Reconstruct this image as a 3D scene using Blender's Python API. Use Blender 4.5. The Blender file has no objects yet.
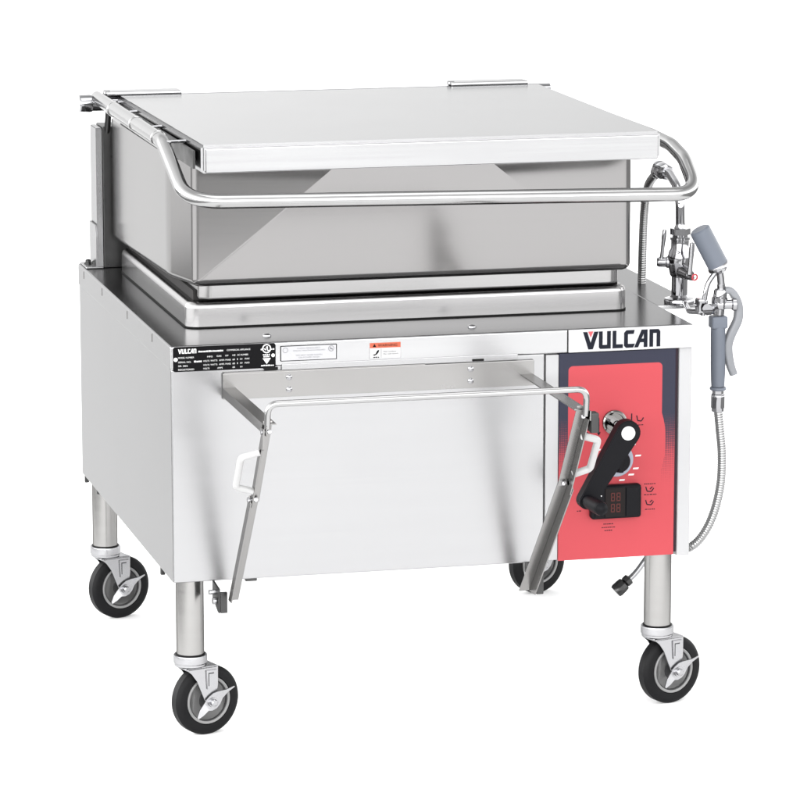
import bpy, bmesh, math, random
from mathutils import Vector, Matrix
random.seed(7)
SC = bpy.context.scene
COL = SC.collection
ZB = 0.278                      # height of the cabinet's underside above the floor (model z = 0)
BASE = Vector((0.457, 0.46, -ZB))   # foot of the appliance in model space

# ------------------------------------------------------------------ camera
cd = bpy.data.cameras.new('camera')
cam = bpy.data.objects.new('camera', cd); COL.objects.link(cam)
cam.location = (-1.192, -6.322, 1.552 + ZB)
cam.rotation_euler = (1.3822, 0.0, -0.2458)
cd.sensor_fit = 'HORIZONTAL'; cd.sensor_width = 36.0
cd.lens = 36.0 * 3912.9 / 800.0
cd.clip_start = 0.1; cd.clip_end = 500
SC.camera = cam

# ------------------------------------------------------------------ world: a bright white studio
W_ = bpy.data.worlds.new('World'); SC.world = W_; W_.use_nodes = True
nt = W_.node_tree; nt.nodes.clear()
def wn(t, **k):
    n = nt.nodes.new(t)
    for a, v in k.items(): setattr(n, a, v)
    return n
out = wn('ShaderNodeOutputWorld'); bg = wn('ShaderNodeBackground')
tc = wn('ShaderNodeTexCoord'); sep = wn('ShaderNodeSeparateXYZ')
ramp = wn('ShaderNodeValToRGB')
nt.links.new(tc.outputs['Generated'], sep.inputs[0])
nt.links.new(sep.outputs['Z'], ramp.inputs[0])
cr = ramp.color_ramp; cr.interpolation = 'EASE'
cr.elements[0].position = 0.0; cr.elements[0].color = (1, 1, 1, 1)
cr.elements[1].position = 0.95; cr.elements[1].color = (0.14, 0.14, 0.145, 1)
e = cr.elements.new(0.35); e.color = (0.92, 0.92, 0.92, 1)
e = cr.elements.new(0.6); e.color = (0.33, 0.33, 0.335, 1)
# the back of the studio is dimmer than its sides
az = wn('ShaderNodeMapRange'); az.inputs['From Min'].default_value = 0.55; az.inputs['From Max'].default_value = 0.95
az.inputs['To Min'].default_value = 1.0; az.inputs['To Max'].default_value = 0.33; az.interpolation_type = 'SMOOTHSTEP'
nt.links.new(sep.outputs['Y'], az.inputs['Value'])
mul = wn('ShaderNodeMath', operation='MULTIPLY')
lum = wn('ShaderNodeRGBToBW')
nt.links.new(ramp.outputs['Color'], lum.inputs[0])
nt.links.new(lum.outputs[0], mul.inputs[0]); nt.links.new(az.outputs[0], mul.inputs[1])
lr = wn('ShaderNodeMapRange'); lr.inputs['From Min'].default_value = -0.1; lr.inputs['From Max'].default_value = 0.45
lr.inputs['To Min'].default_value = 1.3; lr.inputs['To Max'].default_value = 0.62
nt.links.new(sep.outputs['X'], lr.inputs['Value'])
mul3 = wn('ShaderNodeMath', operation='MULTIPLY'); nt.links.new(mul.outputs[0], mul3.inputs[0]); nt.links.new(lr.outputs[0], mul3.inputs[1])
mul2 = wn('ShaderNodeMath', operation='MULTIPLY'); mul2.inputs[1].default_value = 6.25
nt.links.new(mul3.outputs[0], mul2.inputs[0]); nt.links.new(mul2.outputs[0], bg.inputs['Strength'])
bg.inputs['Color'].default_value = (1, 1, 1, 1)
nt.links.new(bg.outputs[0], out.inputs[0])

# ------------------------------------------------------------------ studio lamps
def area(name, loc, target, size, power, col=(1, 1, 1)):
    l = bpy.data.lights.new(name, 'AREA'); l.shape = 'RECTANGLE'; l.size, l.size_y = size
    l.energy = power; l.color = col
    o = bpy.data.objects.new(name, l); COL.objects.link(o); o.location = loc
    o.rotation_euler = (Vector(target) - Vector(loc)).to_track_quat('-Z', 'Y').to_euler()
    return o
area('softbox_overhead', (0.9, -0.6, 4.2), (0.5, 0.3, 0.4), (2.2, 2.2), 40)

SC.view_settings.view_transform = 'Standard'; SC.view_settings.look = 'None'
SC.view_settings.exposure = 0.0; SC.view_settings.gamma = 1.0
SC.view_settings.use_curve_mapping = False
SC.cycles.max_bounces = 10; SC.cycles.glossy_bounces = 8; SC.cycles.diffuse_bounces = 4

# ------------------------------------------------------------------ materials
def new_mat(name, col, rough=0.5, metal=0.0, spec=0.5, coat=0.0):
    m = bpy.data.materials.new(name); m.use_nodes = True
    b = m.node_tree.nodes['Principled BSDF']
    b.inputs['Base Color'].default_value = (*col, 1)
    b.inputs['Roughness'].default_value = rough
    b.inputs['Metallic'].default_value = metal
    b.inputs['Specular IOR Level'].default_value = spec
    b.inputs['Coat Weight'].default_value = coat
    return m
def brushed(name, col, rough, amp=0.06, stretch=(3, 3, 220), bump=0.0, cvar=0.05, edge=0.6):
    """stainless steel: grain stretched along one direction varies gloss and tone a little"""
    m = new_mat(name, col, rough, 1.0)
    t = m.node_tree; b = t.nodes['Principled BSDF']; b.inputs['Specular Tint'].default_value = (edge, edge, edge, 1)
    c = t.nodes.new('ShaderNodeTexCoord'); mp = t.nodes.new('ShaderNodeMapping')
    mp.inputs['Scale'].default_value = stretch
    n = t.nodes.new('ShaderNodeTexNoise'); n.inputs['Scale'].default_value = 1.0; n.inputs['Detail'].default_value = 4
    t.links.new(c.outputs['Object'], mp.inputs[0]); t.links.new(mp.outputs[0], n.inputs['Vector'])
    r = t.nodes.new('ShaderNodeMapRange'); r.inputs['To Min'].default_value = rough - amp; r.inputs['To Max'].default_value = rough + amp
    r.inputs['From Min'].default_value = 0.25; r.inputs['From Max'].default_value = 0.75
    t.links.new(n.outputs[0], r.inputs['Value']); t.links.new(r.outputs[0], b.inputs['Roughness'])
    # large soft tone drift of the rolled sheet
    n2 = t.nodes.new('ShaderNodeTexNoise'); n2.inputs['Scale'].default_value = 5.0; n2.inputs['Detail'].default_value = 2
    t.links.new(c.outputs['Object'], n2.inputs['Vector'])
    ad = t.nodes.new('ShaderNodeMath'); ad.operation = 'ADD'
    t.links.new(n.outputs[0], ad.inputs[0]); t.links.new(n2.outputs[0], ad.inputs[1])
    r2 = t.nodes.new('ShaderNodeMapRange'); r2.inputs['From Min'].default_value = 0.6; r2.inputs['From Max'].default_value = 1.4
    r2.inputs['To Min'].default_value = 1 - cvar; r2.inputs['To Max'].default_value = 1 + cvar
    t.links.new(ad.outputs[0], r2.inputs['Value'])
    v = t.nodes.new('ShaderNodeVectorMath'); v.operation = 'SCALE'; v.inputs[0].default_value = col
    t.links.new(r2.outputs[0], v.inputs['Scale']); t.links.new(v.outputs[0], b.inputs['Base Color'])
    if bump:
        bp = t.nodes.new('ShaderNodeBump'); bp.inputs['Strength'].default_value = bump; bp.inputs['Distance'].default_value = 0.0008
        t.links.new(n2.outputs[0], bp.inputs['Height']); t.links.new(bp.outputs[0], b.inputs['Normal'])
    return m
M = {}
M['sheet'] = brushed('brushed_sheet_steel', (.355, .355, .36), .26, .006, (3, 3, 200), .08, .018)
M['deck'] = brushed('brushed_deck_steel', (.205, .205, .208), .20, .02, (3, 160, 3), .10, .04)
M['pan'] = brushed('pan_steel', (.262, .257, .256), .15, .006, (3, 3, 200), .10, .018)
M['lid'] = brushed('lid_steel', (.40, .40, .405), .17, .012, (260, 3, 3), .10)
M['tube'] = brushed('handle_tube_steel', (.34, .34, .34), .16, .03, (40, 40, 40))
M['leg'] = brushed('leg_tube_steel', (.31, .306, .30), .24, .02, (3, 3, 120), 0, .03, .22)
M['angle'] = brushed('angle_steel', (.27, .266, .262), .26, .02, (9, 9, 9), .05, .03)
M['dark_steel'] = brushed('dark_steel', (.06, .06, .06), .30, .05, (40, 40, 40))
M['chrome'] = new_mat('chrome', (.31, .31, .32), .05, 1.0)
M['plated'] = brushed('zinc_plated_steel', (.37, .37, .38), .24, .05, (50, 50, 50))
M['white_rod'] = new_mat('white_coated_rod', (.31, .31, .31), .35)
M['rubber'] = new_mat('black_rubber', (.0030, .0030, .0035), .55, 0, .14)
M['rim'] = new_mat('grey_rim', (.15, .15, .15), .45)
M['rim_dark'] = new_mat('dark_rim', (.022, .022, .023), .5, 0, .25)
M['black'] = new_mat('black_plastic', (.0030, .0030, .0042), .48, 0, .10)
M['black_matte'] = new_mat('black_gap', (.006, .006, .006), .8, 0, .1)
M['navy'] = new_mat('navy_print', (.005, .006, .011), .5, 0, .1)
M['logo_red'] = new_mat('red_print', (.38, .04, .05), .5)
M['white_print'] = new_mat('white_print', (.5, .5, .5), .5)
M['grey_print'] = new_mat('grey_print', (.16, .16, .17), .5)
M['label_black'] = new_mat('label_black', (.0015, .0015, .002), .4, 0, .08)
M['label_grey'] = new_mat('label_grey', (.30, .30, .31), .45)
M['orange'] = new_mat('label_orange', (.30, .05, .018), .5)
M['grey_plastic'] = new_mat('blue_grey_plastic', (.094, .105, .127), .40, 0, .3)
M['grey_pale'] = new_mat('pale_grey_plastic', (.160, .165, .176), .4, 0, .3)
M['dial'] = new_mat('dial_grey', (.19, .205, .25), .45)
M['screen'] = new_mat('display_window', (.004, .002, .002), .3, 0, .15)
M['digit'] = new_mat('display_digits', (.07, .016, .014), .4, 0, .15)
M['nameplate'] = new_mat('white_nameplate', (.36, .36, .365), .35)
M['side'] = brushed('side_sheet_steel', (.39, .39, .393), .24, .008, (3, 3, 200), .10, .02, .5)
M['surround'] = brushed('surround_steel', (.37, .366, .366), .20, .01, (3, 3, 200), .08, .02)
M['skirt'] = brushed('lit_skirt_steel', (.405, .405, .41), .24, .01, (3, 3, 200), .08, .02)
M['trim'] = new_mat('white_trim', (.285, .285, .29), .35)
M['lid_front'] = brushed('lid_front_steel', (.41, .41, .415), .22, .012, (3, 3, 200), .08)
M['flange'] = brushed('flange_steel', (.33, .327, .327), .2, .01, (3, 3, 200), .06, .02)
M['gap_tint'] = new_mat('dark_gap_reflection', (.022, .012, .018), .6, 0, .15)
M['label_white'] = new_mat('label_white', (.345, .345, .345), .5)
M['socket'] = new_mat('dark_chrome', (.16, .155, .15), .08, 1.0)
M['caption'] = new_mat('caption_print', (.05, .05, .055), .5)
M['recess'] = new_mat('recess_shade', (.02, .019, .019), .7, 0, .1)
M['studio'] = new_mat('grey_reflection_floor', (.22, .22, .22), .7, 0, .2)
M['floor'] = new_mat('white_paper_floor', (.92, .92, .92), .9, 0, .1)

def panel_material():
    m = new_mat('printed_control_panel', (.4, .05, .06), .42, 0, .16)
    t = m.node_tree; b = t.nodes['Principled BSDF']; L = t.links.new
    def math_(op, a, c=None, clamp=False):
        n = t.nodes.new('ShaderNodeMath'); n.operation = op; n.use_clamp = clamp
        for i, v in enumerate((a, c)):
            if v is None: continue
            if isinstance(v, (int, float)): n.inputs[i].default_value = v
            else: L(v, n.inputs[i])
        return n.outputs[0]
    c = t.nodes.new('ShaderNodeTexCoord'); s = t.nodes.new('ShaderNodeSeparateXYZ'); L(c.outputs['Object'], s.inputs[0])
    x = math_('ADD', s.outputs['X'], BASE.x); z = math_('ADD', s.outputs['Z'], BASE.z)
    # rounded red field; its right side swells out once
    dz = math_('SUBTRACT', z, .205)
    bul = math_('SUBTRACT', 1.0, math_('MULTIPLY', math_('ABSOLUTE', dz), 1 / .05), True)
    bul = math_('MULTIPLY', math_('SMOOTH_MIN', bul, .5), .014)
    xs = math_('SUBTRACT', x, math_('MULTIPLY', bul, math_('GREATER_THAN', x, .775)))
    qx = math_('MAXIMUM', math_('SUBTRACT', math_('ABSOLUTE', math_('SUBTRACT', xs, .7752)), .0843 - .008), 0.0)
    qz = math_('MAXIMUM', math_('SUBTRACT', z, .3435 - .008), 0.0)
    d = math_('SQRT', math_('ADD', math_('MULTIPLY', qx, qx), math_('MULTIPLY', qz, qz)))
    outside = math_('GREATER_THAN', d, .008)
    a = t.nodes.new('ShaderNodeMapRange'); a.interpolation_type = 'SMOOTHSTEP'
    a.inputs['From Min'].default_value = .115; a.inputs['From Max'].default_value = .275
    L(z, a.inputs['Value'])
    k = 2 * math.pi / .0034
    dots = math_('MULTIPLY', math_('SINE', math_('MULTIPLY', math_('ADD', x, z), k * .7)), math_('SINE', math_('MULTIPLY', math_('SUBTRACT', x, z), k * .7)))
    dots = math_('ADD', math_('MULTIPLY', dots, .5), .5)
    ink = math_('MULTIPLY', outside, math_('LESS_THAN', dots, math_('MULTIPLY', a.outputs[0], 1.05)))
    mx = t.nodes.new('ShaderNodeMix'); mx.data_type = 'RGBA'
    mx.inputs[6].default_value = (.305, .040, .048, 1); mx.inputs[7].default_value = (.017, .018, .031, 1)
    L(ink, mx.inputs[0]); L(mx.outputs[2], b.inputs['Base Color'])
    return m
M['panel'] = panel_material()

def hose_material():
    m = new_mat('corrugated_steel_hose', (.28, .28, .28), .2, 1.0)
    return m
M['hose'] = hose_material()

# ------------------------------------------------------------------ mesh building (model space, metres)
def plane_axes(plane):
    return {'xz': (Vector((1,0,0)), Vector((0,0,1)), Vector((0,1,0))),
            'yz': (Vector((0,1,0)), Vector((0,0,1)), Vector((1,0,0))),
            'xy': (Vector((1,0,0)), Vector((0,1,0)), Vector((0,0,1)))}[plane]
def fillet(pts, rad, n=8):
    """round the corners of a polyline"""
    pts = [Vector(p) for p in pts]
    rads = rad if isinstance(rad, (list, tuple)) else [rad] * len(pts)
    res = [pts[0]]
    for i in range(1, len(pts) - 1):
        p, a, b = pts[i], pts[i-1], pts[i+1]
        u, v = (a - p), (b - p)
        r = rads[i]
        lu, lv = u.length, v.length; u.normalize(); v.normalize()
        ang = u.angle(v)
        if r <= 0 or ang > 3.1: res.append(p); continue
        t = min(r / math.tan(ang / 2), lu * .49, lv * .49)
        s, e_ = p + u * t, p + v * t
        for k in range(n + 1):
            f = k / n
            res.append((s.lerp(p, f)).lerp(p.lerp(e_, f), f))
    res.append(pts[-1]); return res
def spline(pts, n=10):
    pts = [Vector(p) for p in pts]; P = [pts[0]*2-pts[1]] + pts + [pts[-1]*2-pts[-2]]
    res = []
    for i in range(1, len(P) - 2):
        for k in range(n):
            t = k / n; a, b, c, d = P[i-1], P[i], P[i+1], P[i+2]
            res.append(.5*((2*b)+(c-a)*t+(2*a-5*b+4*c-d)*t*t+(3*b-a-3*c+d)*t**3))
    res.append(pts[-1]); return res

class MB:
    def __init__(s): s.bm = bmesh.new()
    def _take(s, verts, mtx):
        if mtx is not None: bmesh.ops.transform(s.bm, matrix=mtx, verts=verts)
    def box(s, x0, x1, y0, y1, z0, z1, bev=0, seg=2, mtx=None, only=None):
        b = bmesh.new()
        bmesh.ops.create_cube(b, size=1)
        for v in b.verts:
            v.co = Vector((x0 + (v.co.x+.5)*(x1-x0), y0 + (v.co.y+.5)*(y1-y0), z0 + (v.co.z+.5)*(z1-z0)))
        if bev:
            ed = [e for e in b.edges if (only is None or only(e))]
            bmesh.ops.bevel(b, geom=ed, offset=bev, segments=seg, affect='EDGES', profile=.5, clamp_overlap=True)
        s.join(b, mtx); return s
    def join(s, b, mtx=None):
        if mtx is not None: bmesh.ops.transform(b, matrix=mtx, verts=b.verts)
        me = bpy.data.meshes.new('tmp'); b.to_mesh(me); b.free(); s.bm.from_mesh(me); bpy.data.meshes.remove(me)
    def prism(s, poly, plane, a, c, bev=0, seg=2, mtx=None):
        """extrude a 2-D outline between a and c along the plane's normal"""
        u, v, w = plane_axes(plane); b = bmesh.new()
        lo = [b.verts.new(u*p[0] + v*p[1] + w*a) for p in poly]
        hi = [b.verts.new(u*p[0] + v*p[1] + w*c) for p in poly]
        b.faces.new(lo); b.faces.new(hi); n = len(poly)
        for i in range(n): b.faces.new((lo[i], lo[(i+1) % n], hi[(i+1) % n], hi[i]))
        bmesh.ops.recalc_face_normals(b, faces=b.faces)
        if bev: bmesh.ops.bevel(b, geom=list(b.edges), offset=bev, segments=seg, affect='EDGES', clamp_overlap=True)
        s.join(b, mtx); return s
    def tube(s, path, r, seg=16, cap=True, closed=False):
        pts = [Vector(p) for p in path]; n = len(pts); b = s.bm
        rr = r if callable(r) else (lambda i: r)
        t0 = (pts[1] - pts[0]).normalized()
        up = Vector((0,0,1)) if abs(t0.z) < .9 else Vector((1,0,0))
        nrm = (up - t0 * up.dot(t0)).normalized(); rings = []
        for i in range(n):
            if i == 0: t = pts[1]-pts[0]
            elif i == n-1: t = pts[-1]-pts[-2]
            else: t = (pts[i+1]-pts[i]).normalized() + (pts[i]-pts[i-1]).normalized()
            t.normalize(); nrm = (nrm - t*nrm.dot(t)).normalized(); bi = t.cross(nrm)
            rings.append([b.verts.new(pts[i] + (nrm*math.cos(2*math.pi*k/seg) + bi*math.sin(2*math.pi*k/seg))*rr(i)) for k in range(seg)])
        for i in range(n-1):
            for k in range(seg):
                b.faces.new((rings[i][k], rings[i][(k+1) % seg], rings[i+1][(k+1) % seg], rings[i+1][k]))
        if cap: b.faces.new(rings[0][::-1]); b.faces.new(rings[-1])
        return s
    def lathe(s, prof, origin, axis=(0,0,1), seg=32):
        """prof: (radius, distance along axis) pairs; open ends with radius > 0 are capped"""
        ax = Vector(axis).normalized(); o = Vector(origin)
        u = ax.orthogonal().normalized(); v = ax.cross(u); b = s.bm; rings = []
        for r, h in prof:
            if r < 1e-6: rings.append([b.verts.new(o + ax*h)])
            else: rings.append([b.verts.new(o + ax*h + (u*math.cos(2*math.pi*k/seg) + v*math.sin(2*math.pi*k/seg))*r) for k in range(seg)])
        for A_, B_ in zip(rings[:-1], rings[1:]):
            for k in range(seg):
                k2 = (k+1) % seg
                if len(A_) == 1 and len(B_) == 1: continue
                if len(A_) == 1: b.faces.new((A_[0], B_[k2], B_[k]))
                elif len(B_) == 1: b.faces.new((A_[k], A_[k2], B_[0]))
                else: b.faces.new((A_[k], A_[k2], B_[k2], B_[k]))
        if len(rings[0]) > 1: b.faces.new(rings[0][::-1])
        if len(rings[-1]) > 1: b.faces.new(rings[-1])
        return s
    def ring(s, c, axis, R, r, seg=40, rs=12):
        ax = Vector(axis).normalized(); u = ax.orthogonal().normalized(); v = ax.cross(u); c = Vector(c); b = s.bm; rg = []
        for i in range(seg):
            a = 2*math.pi*i/seg; d = u*math.cos(a)+v*math.sin(a)
            rg.append([b.verts.new(c + d*(R + r*math.cos(2*math.pi*k/rs)) + ax*r*math.sin(2*math.pi*k/rs)) for k in range(rs)])
        for i in range(seg):
            for k in range(rs):
                b.faces.new((rg[i][k], rg[(i+1)%seg][k], rg[(i+1)%seg][(k+1)%rs], rg[i][(k+1)%rs]))
        return s
    def build(s, name, mat, parent=None, label=None, flat=False, angle=35, shift=True, wn=True, facet=0):
        bmesh.ops.recalc_face_normals(s.bm, faces=s.bm.faces)
        if shift: bmesh.ops.translate(s.bm, vec=-(shift if isinstance(shift, Vector) else BASE), verts=s.bm.verts)
        me = bpy.data.meshes.new(name); s.bm.to_mesh(me); s.bm.free()
        me.materials.append(mat)
        if not flat:
            me.shade_smooth(); me.set_sharp_from_angle(angle=math.radians(angle))
        if facet:
            ek = {}
            for p_ in me.polygons:
                for k_ in p_.edge_keys: ek.setdefault(k_, []).append(p_.area)
            at = me.attributes.get('sharp_edge') or me.attributes.new('sharp_edge', 'BOOLEAN', 'EDGE')
            for e_ in me.edges:
                ar = ek.get(e_.key, [])
                if len(ar) == 2 and min(ar) > facet: at.data[e_.index].value = True
        o = bpy.data.objects.new(name, me); COL.objects.link(o)
        if parent: o.parent = parent
        if label: o['label'] = label
        if not flat and wn:
            md = o.modifiers.new('weighted_normal', 'WEIGHTED_NORMAL'); md.keep_sharp = True; md.weight = 60
        return o

def text_mesh(mb, txt, x, z, h, y, w=None, align='LEFT'):
    """raised lettering facing -y, baseline at z"""
    cu = bpy.data.curves.new('txt', 'FONT'); cu.body = txt; cu.size = 1.0; cu.align_x = align; cu.extrude = 0.0
    o = bpy.data.objects.new('txt', cu); COL.objects.link(o)
    dg = bpy.context.evaluated_depsgraph_get(); me = bpy.data.meshes.new_from_object(o.evaluated_get(dg))
    bpy.data.objects.remove(o); bpy.data.curves.remove(cu)
    xs = [v.co.x for v in me.vertices]; ys = [v.co.y for v in me.vertices]
    sc = h / (max(ys) - min(ys)); sx = sc if w is None else w / (max(xs) - min(xs))
    x_ = x - (min(xs) * sx if align == 'LEFT' else 0)
    for v in me.vertices: v.co = Vector((x_ + v.co.x*sx, y, z + v.co.y*sc))
    mb.bm.from_mesh(me); bpy.data.meshes.remove(me)

def empty(name, loc):
    o = bpy.data.objects.new(name, None); COL.objects.link(o); o.location = loc; o.empty_display_size = .1
    return o
def tag(o, label=None, cat=None, group=None, kind=None):
    for k, v in (('label', label), ('category', cat), ('group', group), ('kind', kind)):
        if v: o[k] = v

# ------------------------------------------------------------------ the setting
def sheet(name, mat, pts, label):
    f = MB(); f.bm.faces.new([f.bm.verts.new(p) for p in pts])
    o = f.build(name, mat, None, flat=True, shift=False); o['kind'] = 'structure'; o['label'] = label; return o
# white paper sheet under and far behind the appliance; its outline and the added grey floor steer reflections in the steel
sheet('floor', M['floor'], [(x, y, 0) for x, y in ((-.75,-1.5),(-.8,-3.8),(.25,-4.5),(.4,-10),(9,-10),(1.9,-1.5),(1.9,1.2),(6,4),(40,12),(40,60),(-40,60),(-40,12),(-7,9),(-1.6,4.2),(-.95,2.2),(-.75,1.2))], 'seamless white paper floor under the steel appliance')
sheet('reflector_sheet', M['floor'], [(x, y, 0) for x, y in ((-9,-6),(-2.3,-4.2),(-2.3,2.6),(-9,2.6))], 'unseen white sheet added at the left to brighten reflections in the steel')  # added out of view, puts a bright strip in the pan's corner
sheet('dark_reflection_floor', M['studio'], [(x, y, -.004) for x, y in ((-60,-60),(60,-60),(60,80),(-60,80))], 'grey floor beyond the white paper, added for dark reflections in the steel')

# ------------------------------------------------------------------ the appliance
H, W, D = .408, .914, .925
root = empty('braising_pan', BASE + Vector((0, 0, ZB)))
tag(root, 'stainless steel tilting braising pan on casters with red control panel', 'braising pan')

# cabinet body
c = MB(); c.box(.004, W-.004, .012, D-.002, .004, .366, .002)
cabinet = c.build('cabinet', M['sheet'], root)
MB().box(.0, .004, .004, D, .002, .3668, .001).build('side_panel', M['side'], root)
MB().box(W-.004, W, .004, D, .002, .3668, .001).build('side_panel', M['side'], root)
MB().box(.0005, .6490, .0, .0115, .002, .3672, .0022, 3).build('front_panel', M['sheet'], root)
MB().box(.6515, .6745, .0, .0115, .004, .3645, .0015).build('trim_strip', M['trim'], root)
MB().box(.8905, W-.0005, .0, .0115, -.001, .3685, .0022, 3).build('trim_strip', M['trim'], root)
MB().box(.8838, .8895, .004, .0115, .006, .366).build('panel_gap', M['gap_tint'], root)  # dark strip; the gap's reflected purple is put into its colour
for (y0, z0) in ((.97-.07, -.012), (.765, -.006), (.12, -.012)):
    c = MB(); c.box(.001, .009, y0, y0+.008, z0, .004, .0015); c.build('panel_clip', M['dark_steel'], root)
c = MB(); c.box(.125, .145, .003, .013, -.003, .003, .001); c.build('panel_clip', M['dark_steel'], root)

# deck with a turned down skirt
d = MB()
d.box(-.002, W+.001, -.003, D+.002, .3665, H, .0035, 3)
deck = d.build('deck', M['deck'], root)
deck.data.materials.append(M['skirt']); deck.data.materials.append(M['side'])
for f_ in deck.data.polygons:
    if f_.normal.z < .6: f_.material_index = 2 if abs(f_.normal.x) > .6 else 1  # upright faces get lighter steel: how light catches them is in the colour
for (x, y, z, ax) in ((.1767, .06, H, (0,0,1)), (.5364, .061, H, (0,0,1))):
    s_ = MB(); s_.lathe([(.0075, 0), (.0072, .002), (.004, .004), (0, .0046)], (x, y, z), ax, 16)
    s_.build('deck_screw', M['chrome'], deck)
for (y) in (.86, .66, .40, .16):
    d2 = MB(); d2.box(-.0027, -.0018, y, y+.0025, .388, .402)
    d2.build('weld_mark', M['angle'], deck)

# pan well frame on the deck
def rrect(x0, x1, y0, y1, r, n=8):
    pts = []
    for cx_, cy_, a0 in ((x1-r, y1-r, 0), (x0+r, y1-r, 90), (x0+r, y0+r, 180), (x1-r, y0+r, 270)):
        for k in range(n+1): a = math.radians(a0 + 90*k/n); pts.append((cx_ + r*math.cos(a), cy_ + r*math.sin(a)))
    return pts
def loft(mb, x0, x1, y0, y1, r, prof):
    """stack rounded rectangles: prof is (inset, z) from the bottom up"""
    b = mb.bm; rings = [[b.verts.new((x, y, z)) for x, y in rrect(x0+i_, x1-i_, y0+i_, y1-i_, max(r-i_, .002))] for i_, z in prof]
    n = len(rings[0])
    for A_, B_ in zip(rings, rings[1:]):
        for k in range(n): b.faces.new((A_[k], A_[(k+1)%n], B_[(k+1)%n], B_[k]))
    b.faces.new(rings[0]); b.faces.new(rings[-1])
gk = MB(); loft(gk, .0575, .8485, .158, .813, .023, [(0, H-.001), (0, H+.0025)]); gk.build('deck_gasket', M['black_matte'], root)
fr = MB()
prof = [(0, H+.0025), (0, H+.0340)] + [(.011*(1-math.cos(math.radians(a))), H+.034+.0115*math.sin(math.radians(a))) for a in (15,30,45,60,75,90)] + [(.024, H+.0455)]
loft(fr, .0585, .8475, .159, .812, .022, prof)
fr.build('pan_surround', M['surround'], root)
MB().box(.075, .835, .185, .825, H+.044, .470).build('pan_gap_shade', M['recess'], root)  # filler block whose dark colour stands in for shade under the pan

# the pan: side walls that narrow over their front end, and a front that folds forward into a pouring lip
x0, x1, y0, y1 = .0665, .8435, .135, .835
zf, zr, zt = .4825, .464, .6935
xm, ym = .019, .27
def pan_outline(s_):
    f3 = lambda x, y: Vector((x, y, 0))
    pl, pr = x0+.020+(.3125-x0-.020)*s_, x1-.020+(.572-x1+.020)*s_
    yl = y0 - .035*s_
    return fillet([f3((x0+x1)/2, y1), f3(x0-xm, y1), f3(x0-xm, ym), f3(x0, y0), f3(pl, yl), f3(pr, yl), f3(x1, y0), f3(x1+xm, ym), f3(x1+xm, y1), f3((x0+x1)/2, y1)],
                  [0, .02, .30, .017, 0, 0, .017, .30, .02, 0], 8)[:-1]
pcx, pcy = (x0+x1)/2, (y0+y1)/2
def zbot(y): return zf + (zr-zf)*min(max((y-y0)/(y1-y0), 0), 1)
b = bmesh.new(); rings = []
RB = .014
for a in (90, 72, 54, 36, 18, 0):
    ins = RB*(1-math.cos(math.radians(a))); rise = RB*(1-math.sin(math.radians(a)))
    rings.append([b.verts.new((pcx+(q.x-pcx)*(1-ins/.395), pcy+(q.y-pcy)*(1-ins/.35), zbot(q.y)+rise)) for q in pan_outline(0)])
rings.append([b.verts.new((q.x, q.y, zt)) for q in pan_outline(1)])
n_ = len(rings[0])
for A_, B_ in zip(rings, rings[1:]):
    for k in range(n_): b.faces.new((A_[k], A_[(k+1)%n_], B_[(k+1)%n_], B_[k]))
b.faces.new(rings[0]); b.faces.new(rings[-1])
pm = MB(); pm.join(b)
pan = pm.build('pan', M['pan'], root, angle=40, facet=.008)
# stiffening flange below the pan
p2 = MB(); loft(p2, .0795, .8305, .150, .81, .022, [(.003,.4585),(.001,.4595),(0,.4625),(0,.487)])
p2.build('pan_flange', M['flange'], pan)

# lid
lid = MB(); b = bmesh.new()
zl0, zl1 = .6945, .7420
lo = [(.0565,.008), (.8545,.008), (.8600,.770), (.0505,.770)]
A_ = [b.verts.new((x, y, zl0)) for x, y in lo]; B_ = [b.verts.new((x, y, zl1)) for x, y in lo]
b.faces.new(A_); b.faces.new(B_)
for i in range(4): b.faces.new((A_[i], A_[(i+1)%4], B_[(i+1)%4], B_[i]))
bmesh.ops.recalc_face_normals(b, faces=b.faces)
bmesh.ops.bevel(b, geom=list(b.edges), offset=.0045, segments=4, affect='EDGES')
lid.join(b); lid_o = lid.build('lid', M['lid'], root)
lid_o.data.materials.append(M['lid_front'])
for f_ in lid_o.data.polygons:
    if f_.normal.y < -.6: f_.material_index = 1
MB().box(.0635, .8500, .0055, .012, .6955, .7365, .002).build('lid_front_trim', M['lid_front'], lid_o)
MB().prism([(.035,.700),(.745,.700),(.745,.730),(.035,.730)], 'yz', .0475, .0515).build('lid_side_reflection', M['dark_steel'], lid_o)  # added strip; the dark reflection on the lid's side is its colour
# hinge bar and brackets behind the lid
h = MB(); h.tube([(-.016,.79,.7265), (.884,.79,.7265)], .0145, 20); 
hinge = h.build('hinge_bar', M['chrome'], root)
for (xa, xb) in ((.031, .172), (.688, .838)):
    k = MB(); k.box(xa, xb, .772, .815, .7405, .7485, .003, 3); k.lathe([(.0055, 0), (.0055, .012)], (xa-.003, .79, .744), (1,0,0), 14)
    k.build('hinge_bracket', M['lid'], root)

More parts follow.
